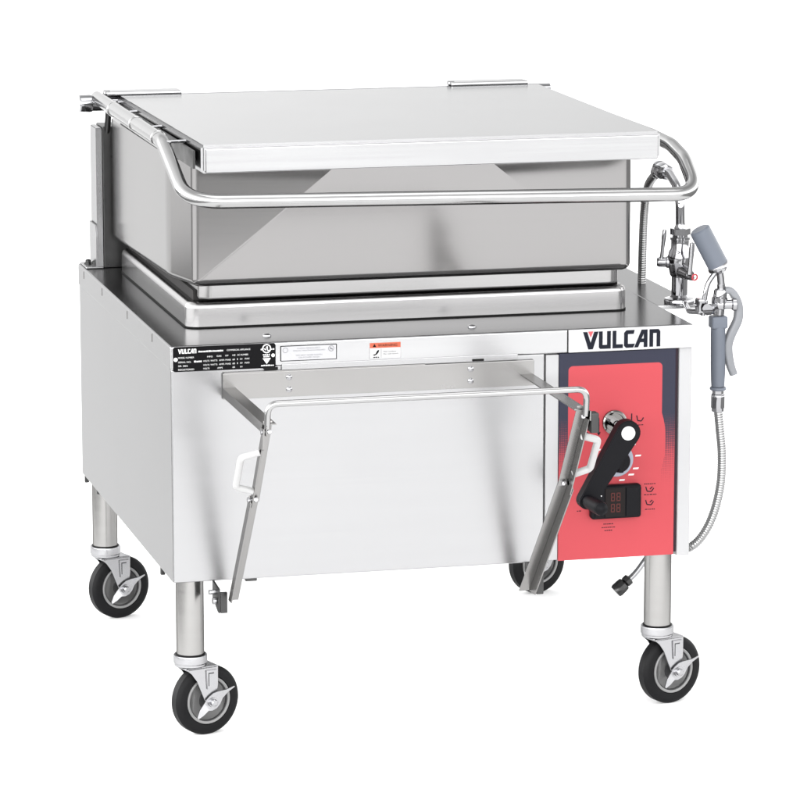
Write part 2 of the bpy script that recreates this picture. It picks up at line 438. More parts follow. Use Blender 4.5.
# lid handle: one bent tube round three sides of the lid
pth = fillet([(.018,.80,.7355), (.019,.16,.7325), (.021,-.045,.656), (.905,-.042,.6395), (.906,.035,.6900), (.904,.100,.7060), (.899,.200,.7115), (.890,.80,.7120)], [0,.10,.062,.045,.09,.15,.15,0], 12)
t = MB(); t.tube(pth, .0122, 24); handle = t.build('lid_handle', M['tube'], root)
for y in (.575, .345, .135):
    t = MB(); t.tube([(.022, y, .7335), (.058, y, .7345)], .0028, 10)
    t.build('standoff_pin', M['chrome'], handle)
for y in (.62, .40, .19):
    t = MB(); t.lathe([(.0126, 0), (.0138, .001), (.0138, .006), (.0126, .007)], (.0185, y, .7335), (0,1,.004), 20)
    t.build('handle_clamp', M['tube'], handle)
t = MB(); t.prism([(.16,.7215), (.70,.7245), (.70,.7190), (.16,.7160)], 'yz', .0165, .0205)
t.build('handle_rib', M['tube'], handle)
t = MB(); t.lathe([(.0155,0),(.0165,.003),(.0165,.02),(.0155,.024)], (-.018,.79,.7265), (1,0,0), 24); t.build('handle_socket', M['chrome'], handle)

# rear posts
for (xa, xb, sx) in ((.036, .0880, .024), (.8350, .878, .878)):
    p = MB(); p.box(xa, xb, .855, .925, H, .6745, .002); post = p.build('hinge_post', M['dark_steel'], root)
    p = MB(); p.prism([(.858,H+.001), (.922,H+.001), (.922,.672), (.858,.672)], 'yz', sx, sx+.0115, .0015); p.build('post_cover', M['sheet'], post)
    if sx < .5:
        p = MB(); p.prism([(.850,H+.002), (.922,H+.002), (.922,.49), (.858,.49), (.850,.47)], 'yz', sx-.0035, sx-.0005, .0008); p.build('post_gusset', M['sheet'], post)
        p = MB(); p.box(.001, .0345, .85, .92, H, H+.0035, .0015); p.build('foot_plate', M['sheet'], post)
        for (bx, by) in ((.012, .893), (.022, .876)):
            p = MB(); p.lathe([(.0075,0),(.0075,.002),(.0052,.002),(.0052,.007),(.003,.0085),(0,.0088)], (bx, by, H+.0035), (0,0,1), 12)
            p.build('foot_bolt', M['dark_steel'], post)
    MB().tube([(xa+.010, .862, .66), (xa+.010, .835, .715)], .006, 12).build('hinge_link', M['dark_steel'], post)

# side shelf that carries the faucet
sh = MB(); sh.box(W+.0015, .992, .205, .78, .3985, .4065, .0025)
shelf_side = sh.build('faucet_shelf', M['side'], root)
sh = MB(); sh.prism([(.22,.30),(.76,.30),(.76,.398),(.22,.398)], 'yz', W+.0015, W+.0045)
sh.build('shelf_flange', M['side'], shelf_side)

# ------------------------------------------------------------------ labels on the skirt
def plate(name, mat, x0, x1, z0, z1, y=-.0038, r=.003, parent=deck, th=.0008):
    n = 5; pts = []
    for cx, cz, a0 in ((x1-r, z1-r, 0), (x0+r, z1-r, 90), (x0+r, z0+r, 180), (x1-r, z0+r, 270)):
        for k in range(n): a = math.radians(a0 + 90*k/(n-1)); pts.append((cx + r*math.cos(a), cz + r*math.sin(a)))
    return MB().prism(pts, 'xz', y, y+th).build(name, mat, parent, flat=True)
def bars(mb, rows, y, hh):
    """rows of print too small to read: short dashes, as words look from here"""
    for (xa, xb, z, dens) in rows:
        x = xa
        while x < xb - .001:
            w = random.uniform(.0018, .0042); e_ = min(x + w, xb)
            if random.random() < dens: mb.box(x, e_, y-.0003, y, z, z + hh*random.uniform(.85, 1.1))
            x = e_ + random.uniform(.0006, .0011)
LOGO = ([(0,100),(26,100),(48,36),(70,100),(97,100),(62,0),(34,0)],
        [(100,100),(123,100),(123,22),(151,22),(151,100),(174,100),(174,0),(109,0),(100,9)],
        [(186,100),(209,100),(209,22),(250,22),(250,0),(186,0)],
        [(324,100),(272,100),(258,86),(258,12),(270,0),(316,0),(326,22),(282,22),(282,78),(318,78)],
        [(322,0),(347,0),(359,28),(382,28),(382,49),(368,49),(382,78),(382,100),(368,100)],
        [(382,0),(405,0),(405,100),(382,100)],
        [(418,0),(418,100),(474,100),(486,88),(486,0),(463,0),(463,78),(441,78),(441,0)])
def logo(mb, x, z, w, h, ya, yb):
    for poly in LOGO: mb.prism([(x + a/486*w, z + c/100*h) for a, c in poly], 'xz', ya, yb)
yL = -.0038
rp = plate('rating_plate', M['label_black'], .003, .178, .3645, .4065, yL, .004)
t = MB(); logo(t, .0115, .3952, .031, .0078, yL-.0004, yL-.0001)
for (tx, xx, zz, ww) in (('COMMERCIAL APPLIANCE', .0945, .3968, .040), ('MODEL NUMBER', .0115, .3870, .027),
        ('MFG', .061, .3872, .009), ('GAS', .077, .3875, .008), ('KW', .092, .3877, .005), ('HZ', .104, .3878, .005), ('AC NUMBER', .112, .3880, .019),
        ('SERIAL NO.', .0115, .3795, .022), ('VOLTS', .054, .3800, .0105), ('WATTS', .0665, .3802, .0115), ('AMPS', .081, .3803, .009), ('PHASE', .092, .3804, .009), ('60', .104, .3806, .004), ('1', .112, .3807, .001), ('KW', .117, .3808, .004), ('MAX', .125, .3810, .008),
        ('SR 302', .0115, .3730, .016), ('VOLTS', .054, .3732, .0105), ('WATTS', .0665, .3734, .0115), ('AMPS', .081, .3735, .009), ('PHASE', .092, .3736, .009), ('60', .104, .3738, .004), ('1', .112, .3739, .001), ('KW', .117, .3740, .004), ('MAX', .125, .3741, .008),
        ('REGISTERED', .0115, .3668, .027), ('VOLTS', .054, .3672, .0105), ('AMPS', .078, .3673, .009), ('60', .104, .3675, .004), ('KW', .117, .3676, .004)):
    text_mesh(t, tx, xx, zz, .0027, yL-.0004, ww)
bars(t, [(.046,.088,.3964,1),(.0385,.0515,.3797,1)], yL-.0001, .0026)
t.lathe([(.0035, 0), (.0035, .0004)], (.0073, yL-.0005, .3855), (0,1,0), 16)
t.lathe([(.0030, 0), (.0030, .0004)], (.1735, yL-.0005, .3860), (0,1,0), 16)
b_ = MB(); b_.ring((.1625, yL-.0003, .3978), (0,1,0), .0068, .0011, 28, 8)
t.bm.from_mesh(bpy.data.meshes.new('x')); 
for a_, c_ in (((.1575,.3985),(.1612,.3952)), ((.1612,.3952),(.1622,.4015)), ((.1640,.402),(.1640,.3945)), ((.1640,.3945),(.1675,.3945))):
    t.tube([(a_[0], yL-.0003, a_[1]), (c_[0], yL-.0003, c_[1])], .0007, 6)
bars(t, [(.1525,.1575,.3955,1),(.1690,.1755,.3955,1),(.156,.169,.3865,1),(.157,.168,.3832,1),(.153,.1745,.3680,.95)], yL-.0001, .0022)
t.prism([(.1555,.3815),(.1695,.3815),(.1625,.3715)], 'xz', yL-.0004, yL-.0001)
t.build('lettering', M['white_print'], rp, flat=True)
b_.build('approval_ring', M['white_print'], rp)

ip = plate('instruction_label', M['label_black'], .186, .2835, .3745, .4010, yL, .0015)
iw = plate('label_face', M['label_grey'], .1875, .2820, .3758, .3997, yL-.0003, .001, ip, .0006)
t = MB()
for (tx, xx, zz, ww) in (('CLEAN REGULARLY', .215, .3946, .040), ('PERIODIC MAINTENANCE REQUIRED', .208, .3909, .055), ('DO NOT HOSE DOWN', .213, .3828, .045), ('OR POWER WASH', .2175, .3789, .036)):
    text_mesh(t, tx, xx, zz, .0024, yL-.0006, ww)
t.ring((.1945, yL-.0005, .3935), (0,1,0), .0042, .0004, 24, 6); t.ring((.2735, yL-.0005, .3935), (0,1,0), .0046, .0005, 24, 6)
t.prism([(.2708,.3955),(.2718,.3965),(.2765,.3915),(.2755,.3905)], 'xz', yL-.0006, yL-.0003)
bars(t, [(.2715,.276,.3922,1)], yL-.0003, .0022)
t.build('lettering', M['grey_print'], iw, flat=True)

wp = plate('warning_label', M['label_white'], .3400, .3945, .3720, .3998, yL, .0008)
wo = plate('warning_header', M['orange'], .3404, .3941, .3905, .3994, yL-.0003, .0005, wp, .0006)
t = MB(); text_mesh(t, 'WARNING', .3545, .3926, .0046, yL-.0006, .0335)
t.prism([(.3455,.3924),(.3515,.3924),(.3485,.3978)], 'xz', yL-.0007, yL-.0004)
t.build('lettering', M['label_black'], wo, flat=True)
t = MB(); t.prism([(.3455,.3790),(.3505,.3805),(.3535,.3860),(.3565,.3872),(.3560,.3835),(.3525,.3795),(.3485,.3775)], 'xz', yL-.0005, yL-.0001)
bars(t, [(.3465,.3565,.3738,1)], yL-.0001, .0017)
t.build('hand_symbol', M['label_black'], wp, flat=True)
t = MB(); text_mesh(t, 'Hot surface', .3640, .3828, .0026, yL-.0004, .022); text_mesh(t, 'Do not touch', .3640, .3788, .0024, yL-.0004, .026)
t.box(.3600,.3606, yL-.0003, yL-.0001, .3735,.3895)
t.build('lettering', M['caption'], wp, flat=True)
t = MB()
for bx_ in ((.3400,.3945,.3720,.3725),(.3400,.3405,.3725,.3905),(.3940,.3945,.3725,.3905)): t.box(bx_[0], bx_[1], yL-.0002, yL-.0000, bx_[2], bx_[3])
t.build('label_border', M['grey_print'], wp, flat=True)

# white nameplate with the maker's lettering
npl = MB(); npl.box(.6900, W+.0015, -.0062, -.0032, .3678, .4072, .0012); npl = npl.build('nameplate', M['nameplate'], root)
MB().box(.6878, .6893, -.0036, -.0028, .3678, .4068).build('panel_gap', M['black_matte'], root)
LX, LZ, LW, LH = .7150, .3722, .1385, .0305
def lp(poly): return [(LX + x/486*LW, LZ + y/100*LH) for x, y in poly]
t = MB(); logo(t, LX, LZ, LW, LH, -.0068, -.0060)
t.build('lettering', M['navy'], npl, flat=True)
t = MB(); t.prism(lp([(32,102),(64,102),(48,68)]), 'xz', -.0070, -.0060); t.build('logo_triangle', M['logo_red'], npl, flat=True)

# ------------------------------------------------------------------ control panel
cp = MB(); cp.box(.6750, .8836, -.0022, .0115, .0025, .3662, .0008); cp = cp.build('control_panel', M['panel'], root)
yp = -.0026
# tilt crank: chrome socket, shaft, black arm, grip
cx, cz = .7735, .2425
t = MB(); t.lathe([(.0215,0),(.0215,.006),(.019,.008),(.0165,.008),(.0155,.004),(.009,.004)], (cx, yp+.0005, cz), (0,-1,0), 40)
sock = t.build('crank_socket', M['socket'], cp)
ay = -.088
ccx, ccz = .7695, .2420
t = MB(); t.lathe([(.0085,0),(.0085,.075)], (cx, yp, cz), (ccx-cx, ay+.012-yp, ccz-cz), 24); t.build('crank_shaft', M['chrome'], cp)
ex, ez = .6975, .1265
du = Vector((ex-ccx, 0, ez-ccz)); Ln = du.length; ang = math.atan2(du.z, du.x)
def stadium(L_, r0, r1, n=12):
    pts = []
    for k in range(n+1): a = math.radians(90 + 180*k/n); pts.append((r0*math.cos(a), r0*math.sin(a)))
    for k in range(n+1): a = math.radians(-90 + 180*k/n); pts.append((L_ + r1*math.cos(a), r1*math.sin(a)))
    return pts
rot = Matrix.Translation((ccx, 0, ccz)) @ Matrix.Rotation(-ang, 4, 'Y')
t = MB(); t.prism(stadium(Ln, .0215, .0138), 'xz', ay-.012, ay+.013, .004, 3, rot)
arm = t.build('crank_arm', M['black'], cp)
t = MB(); t.lathe([(.0122,0),(.0120,.0014),(.0105,.0022),(0,.0024)], (ccx-.001, ay-.0118, ccz), (0,-1,0), 32); t.build('crank_cap', M['white_print'], cp)
t = MB(); t.lathe([(.0105,0),(.0115,.006),(.0125,.03),(.0125,.068),(.011,.076),(.006,.080),(0,.081)], (ex+.001, ay-.010, ez+.001), (0.02,-1,.03), 28); t.build('crank_grip', M['black'], cp)
# thermostat dial
dx, dz = .7785, .1760
t = MB(); t.lathe([(.0295,0),(.0295,.003),(.0280,.004)], (dx, yp+.001, dz), (0,-1,0), 48); t.build('dial_ring', M['dial'], cp)
t = MB(); t.lathe([(.0195,0),(.0190,.016),(.0175,.018),(0,.0182)], (dx, yp-.003, dz), (0,-1,0), 36)
t.box(dx-.0045, dx+.0045, yp-.030, yp-.016, dz-.0175, dz+.0175, .002); t.build('dial_knob', M['black'], cp)
for a in (150, 178, 42, 8, -27, -47, -75, -112):
    r = .0385; px, pz = dx + r*math.cos(math.radians(a))*1.02, dz + r*math.sin(math.radians(a))*.98
    t = MB(); t.prism([(px-.0055,pz-.0013),(px+.0043,pz-.0013),(px+.0055,pz+.0015),(px-.0043,pz+.0015)], 'xz', yp, yp+.0006)
    t.build('scale_mark', M['white_print'], cp, flat=True)
# digital timer
dsp = MB(); dsp.box(.7290, .8195, yp-.018, yp+.001, .0755, .1345, .0055, 3); dsp = dsp.build('timer_display', M['black'], cp)
t = MB(); t.box(.7350,.7515, yp-.0205, yp-.017, .0795,.1305,.0015); t.build('display_bezel', M['black'], dsp)
t = MB(); t.box(.7905,.8140, yp-.0205, yp-.017, .0795,.1305,.0015); t.build('display_bezel', M['black'], dsp)
MB().box(.7535, .7885, yp-.0192, yp-.017, .080, .130).build('display_window', M['screen'], dsp)
t = MB()
for (gz) in (.0880, .1075):
    for gx in (.7635, .7735):
        for (ax_, az_, w_, h_) in ((0,0,.0065,.0014),(0,.0066,.0065,.0014),(0,.0132,.0065,.0014),(-.0002,.0010,.0014,.006),(.0053,.0010,.0014,.006),(-.0002,.0076,.0014,.006),(.0053,.0076,.0014,.006)):
            t.box(gx+ax_, gx+ax_+w_, yp-.0196, yp-.0191, gz+az_, gz+az_+h_)
t.build('display_digits', M['digit'], dsp, flat=True)
for (bx, bz) in ((.7455,.118),(.7445,.108),(.7450,.099)):
    t = MB(); t.lathe([(.0011,0),(.0011,.0005)], (bx, yp-.0205, bz), (0,-1,0), 10)
    t.build('indicator_dot', M['white_print'], dsp)
# printed pictograms and captions
t = MB()
ya, yb = yp, yp+.0006
def stroke(p, q, w=.0009):
    p, q = Vector((p[0],0,p[1])), Vector((q[0],0,q[1])); dd = (q-p).normalized(); n_ = Vector((-dd.z,0,dd.x))*w
    t.prism([((p+n_).x,(p+n_).z),((q+n_).x,(q+n_).z),((q-n_).x,(q-n_).z),((p-n_).x,(p-n_).z)], 'xz', ya, yb)
def done(name):
    global t
    t.build(name, M['navy'], cp, flat=True); t = MB()
for row in ((.8290,.8515,.1295),(.8290,.8515,.1105),(.8310,.8490,.0845),(.7560,.7740,.0625),(.7530,.7770,.0565),(.7580,.7720,.0510),(.7080,.7160,.0880),(.7240,.7420,.2250),(.7260,.7400,.2300),(.8120,.8260,.2345)):
    bars(t, [(*row, 1)], yb, .0016); done('caption')
for oz in (.1150, .0915):
    stroke((.8320,oz+.0105),(.8345,oz+.0025)); stroke((.8345,oz+.0025),(.8420,oz+.0015)); stroke((.8420,oz+.0015),(.8465,oz+.0075)); stroke((.8395,oz+.0060),(.8440,oz+.0100)); done('pan_symbol')
stroke((.7460,.2510),(.7460,.2260)); t.prism([(.7425,.2260),(.7495,.2260),(.7460,.2200)], 'xz', ya, yb); done('arrow_symbol')
stroke((.8050,.2560),(.8050,.2400)); done('arrow_symbol')
stroke((.8140,.2520),(.8160,.2430)); stroke((.8160,.2430),(.8225,.2420)); stroke((.8225,.2420),(.8265,.2480)); done('pan_symbol')

# ------------------------------------------------------------------ fold-down pan support on the front
XL, XR = .0865, .6285
ys = -.0045
t = MB(); t.box(XL, XR, ys-.0025, ys+.0035, .3145, .3585, .001); t.box(XL+.002, XL+.35, ys-.002, ys+.003, .3585, .3600)
sup = t.build('pan_support', M['angle'], root)
MB().box(.188, .600, -.0050, .0002, .3600, .3700, .0008).build('mounting_strip', M['sheet'], sup)
for x in (.2000, .5161):
    for z in (.3480, .3272):
        t = MB(); t.lathe([(.0052,0),(.0050,.0015),(.003,.0032),(0,.0036)], (x, ys-.0025, z), (0,-1,0), 18)
        t.build('screw', M['chrome'], sup)
t = MB(); t.box(.158, .181, -.0072, -.0040, .3612, .3662); t.build('slot', M['black_matte'], sup)
t = MB(); t.box(.5195, .5395, -.0072, -.0048, .3608, .3640); t.build('slot', M['black_matte'], sup)
YP = -.338
for side, X in ((-1, XL), (1, XR-.004)):
    a = MB()
    # arm: upright web on the outer side, flat flange turned inward along its top
    xo = X if side < 0 else X
    a.box(xo, xo+.002, YP-.012, ys-.0026, .3185, .3345, .0004)
    if side < 0: a.box(xo+.002, xo+.022, YP+.010, ys-.0026, .3325, .3345, .0004)
    else: a.box(xo-.020, xo, YP+.010, ys-.0026, .3325, .3345, .0004)
    a.build('support_arm', M['angle'], sup)
    # legs: two lengths of angle that fold at the middle
    top, mid, bot = Vector((X, YP, .334)), Vector((X, -.225, .186)), Vector((X - (.013 if side > 0 else 0), -.050, -.026))
    def angle_leg(p, q, w, dep, off):
        d_ = (q-p).normalized(); n_ = Vector((0, -d_.z, d_.y));
        if n_.y > 0: n_ = -n_
        L_ = (q-p).length
        m_ = Matrix(((1,0,d_.x,p.x+off),(0,n_.y,d_.y,p.y),(0,n_.z,d_.z,p.z),(0,0,0,1)))
        a = MB()
        # local axes: x across, y outward normal, z along
        if side < 0:
            a.box(0,.002, -.004, dep, 0, L_, .0004, 1, m_); a.box(.002, w, -.004, -.002, 0, L_, .0004, 1, m_)
        else:
            a.box(0,.002, -.004, dep, 0, L_, .0004, 1, m_); a.box(-w, 0, -.004, -.002, 0, L_, .0004, 1, m_)
        # both flanges are sawn off level at the foot
        r_ = bmesh.ops.bisect_plane(a.bm, geom=a.bm.verts[:]+a.bm.edges[:]+a.bm.faces[:], plane_co=(0,0,(-.038 if side > 0 else -.020)), plane_no=(0,0,-1), clear_outer=True)
        ce = [g for g in r_['geom_cut'] if isinstance(g, bmesh.types.BMEdge)]
        if ce: bmesh.ops.holes_fill(a.bm, edges=ce, sides=0)
        return a
    w1, d1 = (.015, .012) if side < 0 else (.016, .020)
    upper = angle_leg(top + Vector((0,.006,.004)), mid + (mid-top)*.02, w1, d1, 0).build('support_leg', M['angle'], sup)
    lower = angle_leg(mid - (bot-mid)*.04 + Vector((0,.004,0)), bot + (bot-mid)*(.04 if side < 0 else .06), w1+.002, d1+.002, -.0025*side*-1 if side < 0 else .0025).build('support_leg', M['angle'], sup)
    # pivots
    for p in (top + Vector((0, .004, -.010)), mid + Vector((0,.0,.004))):
        a = MB(); a.lathe([(.0045,0),(.0045,.006)], p + Vector((side*.006 if side > 0 else -.006, -.004, 0)), (1 if side < 0 else -1, 0, 0), 14)
        a.lathe([(.0042,0),(.0035,.003),(0,.0036)], p + Vector((-side*.008, -.004, 0)), (0,-1,.3), 14)
        a.build('pivot_bolt', M['chrome'], upper)
    # stop tab at the top of the leg
    a = MB()
    if side > 0: a.box(X+.003, X+.016, YP-.010, YP+.012, .297, .330, .0015)
    else: a.prism([(YP-.008,.330),(YP+.010,.330),(YP+.010,.300),(YP+.004,.293),(YP-.004,.296)], 'yz', X-.004, X-.0015)
    a.build('stop_tab', M['angle'] if side < 0 else M['dark_steel'], upper)
    # pull handle bent out of white coated strip, on the outside of the upper leg
    dl = (mid - top).normalized()
    p0, p1 = top + dl*.062, top + dl*.158
    o_ = Vector((side*.030, -.004, 0))
    a = MB(); a.tube(fillet([p0 + Vector((side*.001,-.006,0)), p0 + o_ + dl*.012, p1 + o_ - dl*.012, p1 + Vector((side*.001,-.006,0))], [0,.010,.010,0], 6), .0056 if side < 0 else .0062, 14)
    a.build('pull_handle', M['white_rod'], upper)
# front rod
zr_ = .371
r = MB(); r.tube(fillet([(XL+.0035, YP-.004, .330), (XL+.0035, YP-.010, zr_), (XR-.009, YP-.010, zr_), (XR-.009, YP-.004, .326)], [0,.018,.018,0], 8), .0052, 16)
r.build('support_rod', M['tube'], sup)
# bottom brackets that hold the leg ends
for side, X in ((-1, XL), (1, XR)):
    a = MB(); xb = X - .016 if side < 0 else X - .004
    a.prism([(.020,.0),(-.034,-.004),(-.034,-.046),(-.026,-.046),(.020,-.030)], 'yz', xb, xb+.003, .0006)
    a.box(xb+.003, xb+.015, -.036, -.030, -.046, -.010, .001)
    br = a.build('leg_bracket', M['dark_steel'], sup)
    a = MB(); a.lathe([(.004,0),(.004,.016)], (xb-.012, -.012, -.014), (1,0,0), 12); a.build('bracket_bolt', M['plated'], br)
    a = MB(); a.lathe([(.0058,0),(.0058,.006),(.003,.007)], (xb-.007, -.018, -.028), (1,0,0), 12)
    a.build('bracket_bolt', M['plated'], br)

# ------------------------------------------------------------------ legs and casters
F_ = Vector((.951, .309, 0)); N_ = Vector((.309, -.951, 0))   # rolling direction and outer face of every wheel
WR = .0612
def caster(name_root):
    """one swivel caster about (0,0,0) = foot of the leg tube, wheel touching z = -(ZB-.138)"""
    zc = -(ZB-.138) + WR
    O = Vector((0,0,0))
    wc = F_*.0300 + Vector((0,0,zc)) - N_*.004
    m3 = Matrix((( F_.x, N_.x, 0, 0), (F_.y, N_.y, 0, 0), (0, 0, 1, 0), (0,0,0,1)))   # local x = rolling, y = outward, z = up
    a = MB(); a.lathe([(.0255,.006),(.0285,.005),(.0290,.002),(.0290,-.008),(.0275,-.010),(.0275,-.013),(.0255,-.015),(.020,-.016)], O, (0,0,1), 36)
    root_ = a.build('caster', M['plated'], None, shift=O)
    def sub(mb, name, mat): return mb.build(name, mat, root_, shift=O)
    a = MB(); a.lathe([(.0258,.0055),(.0258,.0072),(.0238,.0078)], O, (0,0,1), 32); sub(a, 'collar_seal', M['rubber'])
    # fork
    a = MB(); lx = .0300
    a.box(-.016, .043, -.020, .020, -.0205, -.0155, .0015, 2, m3)
    for yy in (.0165, -.0200):
        a.prism([(-.020,-.016),(.043,-.016),(.043,-.048),(lx+.009,zc+.0), (lx+.006,zc-.008),(lx-.004,zc-.009),(lx-.010,zc-.004),(.002,-.040),(-.008,-.026)], 'xz', yy, yy+.0035, .0006, 1, m3)
    a.prism([(.018,-.022),(.040,-.022),(.040,-.056),(.020,-.056)], 'xz', .0195, .0225, .0010, 2, m3)
    sub(a, 'fork', M['plated'])
    a = MB(); a.prism([(.0225,-.0270),(.033,-.0270),(.033,-.0262),(.0345,-.0240),(.0345,-.0255),(.0240,-.0285)][:3]+[(.033,-.0288),(.0239,-.0288),(.0239,-.050),(.0225,-.050)], 'xz', .0224, .0228, 0, 1, m3); sub(a, 'brake_slot', M['rim_dark'])
    # wheel
    ax = N_
    a = MB(); w2 = .0135
    a.lathe([(WR*.70,-w2),(WR*.86,-w2),(WR*.95,-w2+.002),(WR,-w2+.006),(WR,w2-.006),(WR*.95,w2-.002),(WR*.86,w2),(WR*.70,w2),(WR*.68,w2-.004),(WR*.68,-w2+.004)], wc, ax, 64)
    tyre = sub(a, 'tyre', M['rubber'])
    a = MB(); a.lathe([(.010,-.010),(WR*.685,-.010),(WR*.69,.011),(WR*.655,.0125),(WR*.575,.0118),(WR*.56,.006),(WR*.30,.004),(WR*.27,.0115),(.008,.0115)], wc, ax, 56); sub(a, 'hub', M['rim_dark'])
    a = MB(); a.lathe([(WR*.675,.0095),(WR*.675,.0138),(WR*.650,.0144),(WR*.605,.0136),(WR*.595,.0095)], wc, ax, 64); sub(a, 'rim', M['rim'])
    # brake lever: a two-winged pressing across the axle
    a = MB()
    def P(x, z, y): return Vector((lx+x, y, zc+z))
    b = bmesh.new()
    ra = math.radians(33)
    prof = [(-.0420,.004,.0005,.012),(-.030,.0095,-.003,.008),(-.016,.0105,-.005,.003),(-.009,.0110,-.0115,0),(0,.0125,-.0135,0),(.009,.0125,-.0115,0),(.018,.0100,-.005,.002),(.030,.0050,-.0008,.006),(.0445,.0018,-.0002,.009)]
    rows = []
    for (x, za, zb_, yo) in prof:
        rr_ = []
        for zz in (za, zb_):
            X2 = x*math.cos(ra) - zz*math.sin(ra); Z2 = x*math.sin(ra) + zz*math.cos(ra)
            rr_.append((X2, Z2, .0225 + yo))
        rows.append(rr_)
    vf = [[b.verts.new(P(p[0], p[1], p[2]+.0022)) for p in r_] for r_ in rows]; vb = [[b.verts.new(P(p[0], p[1], p[2])) for p in r_] for r_ in rows]
    for i in range(len(rows)-1):
        b.faces.new((vf[i][0],vf[i][1],vf[i+1][1],vf[i+1][0])); b.faces.new((vb[i][0],vb[i+1][0],vb[i+1][1],vb[i][1]))
        for k in (0,1): b.faces.new((vf[i][k],vf[i+1][k],vb[i+1][k],vb[i][k]))
    for i in (0,-1): b.faces.new((vf[i][0],vb[i][0],vb[i][1],vf[i][1]))
    bmesh.ops.recalc_face_normals(b, faces=b.faces)
    a.join(b, m3); sub(a, 'brake_lever', M['plated'])
    a = MB(); a.lathe([(.0085,0),(.0085,.0015),(.0062,.0015),(.0062,.006),(.0045,.008),(0,.0082)], F_*lx + Vector((0,0,zc)) + N_*.0247, N_, 14); sub(a, 'axle_bolt', M['plated'])
    a = MB(); a.tube([F_*lx + Vector((0,0,zc)) - N_*.024, F_*lx + Vector((0,0,zc)) + N_*.024], .0045, 12); sub(a, 'axle', M['dark_steel'])
    return root_
proto = None
for i, (lx_, ly_) in enumerate(((.0355,.040), (.8695,.040), (.0355,.885), (.8695,.885))):
    a = MB(); a.tube([(lx_,ly_,-.139), (lx_,ly_,.006)], .0238, 40); a.build('leg', M['leg'], root)
    if proto is None:
        proto = caster(root); cst = proto
    else:
        cst = proto.copy(); COL.objects.link(cst)
        for ch in list(proto.children):
            k = ch.copy(); COL.objects.link(k); k.parent = cst
    cst.parent = root
    cst.location = Vector((lx_, ly_, -.138)) - BASE

# supply pipe hanging under the cabinet
t = MB(); t.tube(spline([(.95,.30,-.05), (.915,.30,-.098), (.893,.30,-.118)], 6), .0055, 14)
pipe = t.build('supply_pipe', M['chrome'], root)
t = MB(); dv = Vector((-.022,0,-.0195)).normalized(); t.lathe([(.0075,-.010),(.0105,-.008),(.0105,0),(.009,.002),(.0125,.004),(.0135,.012),(.0135,.022),(.012,.026)], Vector((.893,.30,-.118)), dv, 10)
t.build('pipe_fitting', M['dark_steel'], pipe)

# ------------------------------------------------------------------ faucet
fx, fy = .9615, .22
t = MB()
FR = lambda pr_: [(r_*1.16, h_) for r_, h_ in pr_]
t.lathe(FR([(.0235,-.002),(.0240,.004),(.0225,.0075),(.0150,.0100),(.0125,.014),(.0125,.046),(.0150,.050),(.0165,.058),(.0185,.070),(.0190,.082),(.0170,.092),(.0140,.098),(.0140,.112),(.0155,.114)]), (fx,fy,H), (0,0,1), 32)
t.lathe(FR([(.0155,.113),(.0155,.117),(.0120,.118),(.0120,.122)]), (fx,fy,H), (0,0,1), 24)
t.lathe(FR([(.0158,.122),(.0158,.133)]), (fx,fy,H), (0,0,1), 6)
t.lathe([(.0110,.133),(.0090,.138),(.0090,.142)], (fx,fy,H), (0,0,1), 24)
fau = t.build('faucet', M['chrome'], root)
# valve stems and levers
t = MB(); t.lathe([(.012,0),(.012,.012),(.010,.015),(.010,.026),(.008,.030)], (fx+.000, fy-.016, H+.058), (.15,-.95,-.08), 24)
t.lathe([(.011,0),(.011,.012),(.009,.014),(.009,.026),(.007,.030)], (fx-.010, fy+.004, H+.072), (-.9,.3,.0), 24); t.build('valve_stem', M['chrome'], fau)
t = MB(); q0 = Vector((fx+.004, fy-.050, H+.054)); t.lathe([(.0055,0),(.0055,.016),(.0048,.019)], q0 - Vector((.004,-.012,0)), (.25,-.95,-.1), 20); t.build('hot_stem', M['chrome'], fau)
t = MB(); t.ring(q0 + Vector((.006,-.005,-.001)), (.25,-.95,-.1), .0052, .0016, 28, 8); t.build('hot_index', M['logo_red'], fau)
t = MB(); t.lathe([(.0048,0),(.0042,.02),(.0050,.045),(.0042,.056),(0,.058)], q0 + Vector((-.002,.0,.004)), (.06,-.05,1), 16); t.build('lever_handle', M['plated'], fau)
t = MB(); t.lathe([(.0040,0),(.0032,.02),(.0042,.044),(.0035,.056),(0,.058)], (fx-.032, fy+.008, H+.074), (.10,0,1), 16); t.build('lever_handle', M['chrome'], fau)
# riser and swivel
rp_ = fillet([(fx, fy, H+.136), (fx-.001, fy+.002, H+.200), (fx, fy+.065, H+.222), (fx, fy+.10, H+.222)], [0,.05,.04,0], 10)
t = MB(); t.tube(rp_, .0085, 20); t.build('riser', M['chrome'], fau)
t = MB(); el = Vector((fx, fy+.075, H+.222))
t.lathe([(.0110,0),(.0140,.003),(.0140,.014),(.0110,.016)], el, (0,1,.0), 8); t.lathe([(.0125,.018),(.0152,.022),(.0152,.036),(.0120,.040)], el, (0,1,0), 24)
t.lathe([(.0120,0),(.0150,.004),(.0150,.020),(.011,.026)], el + Vector((0,.040,.006)), (0,.75,-.5), 20)
t.build('swivel_nut', M['chrome'], fau)
# hook that carries the spray valve
t = MB(); t.tube(fillet([(fx+.004,fy-.02,H+.001), (.952,.135,H-.002), (.962,.1,H+.002)], [0,.02,0], 6), .0052, 14)
t.box(.9535,.9725,.088,.112,H+.001,H+.027,.004)
t.build('spray_hook', M['chrome'], root)

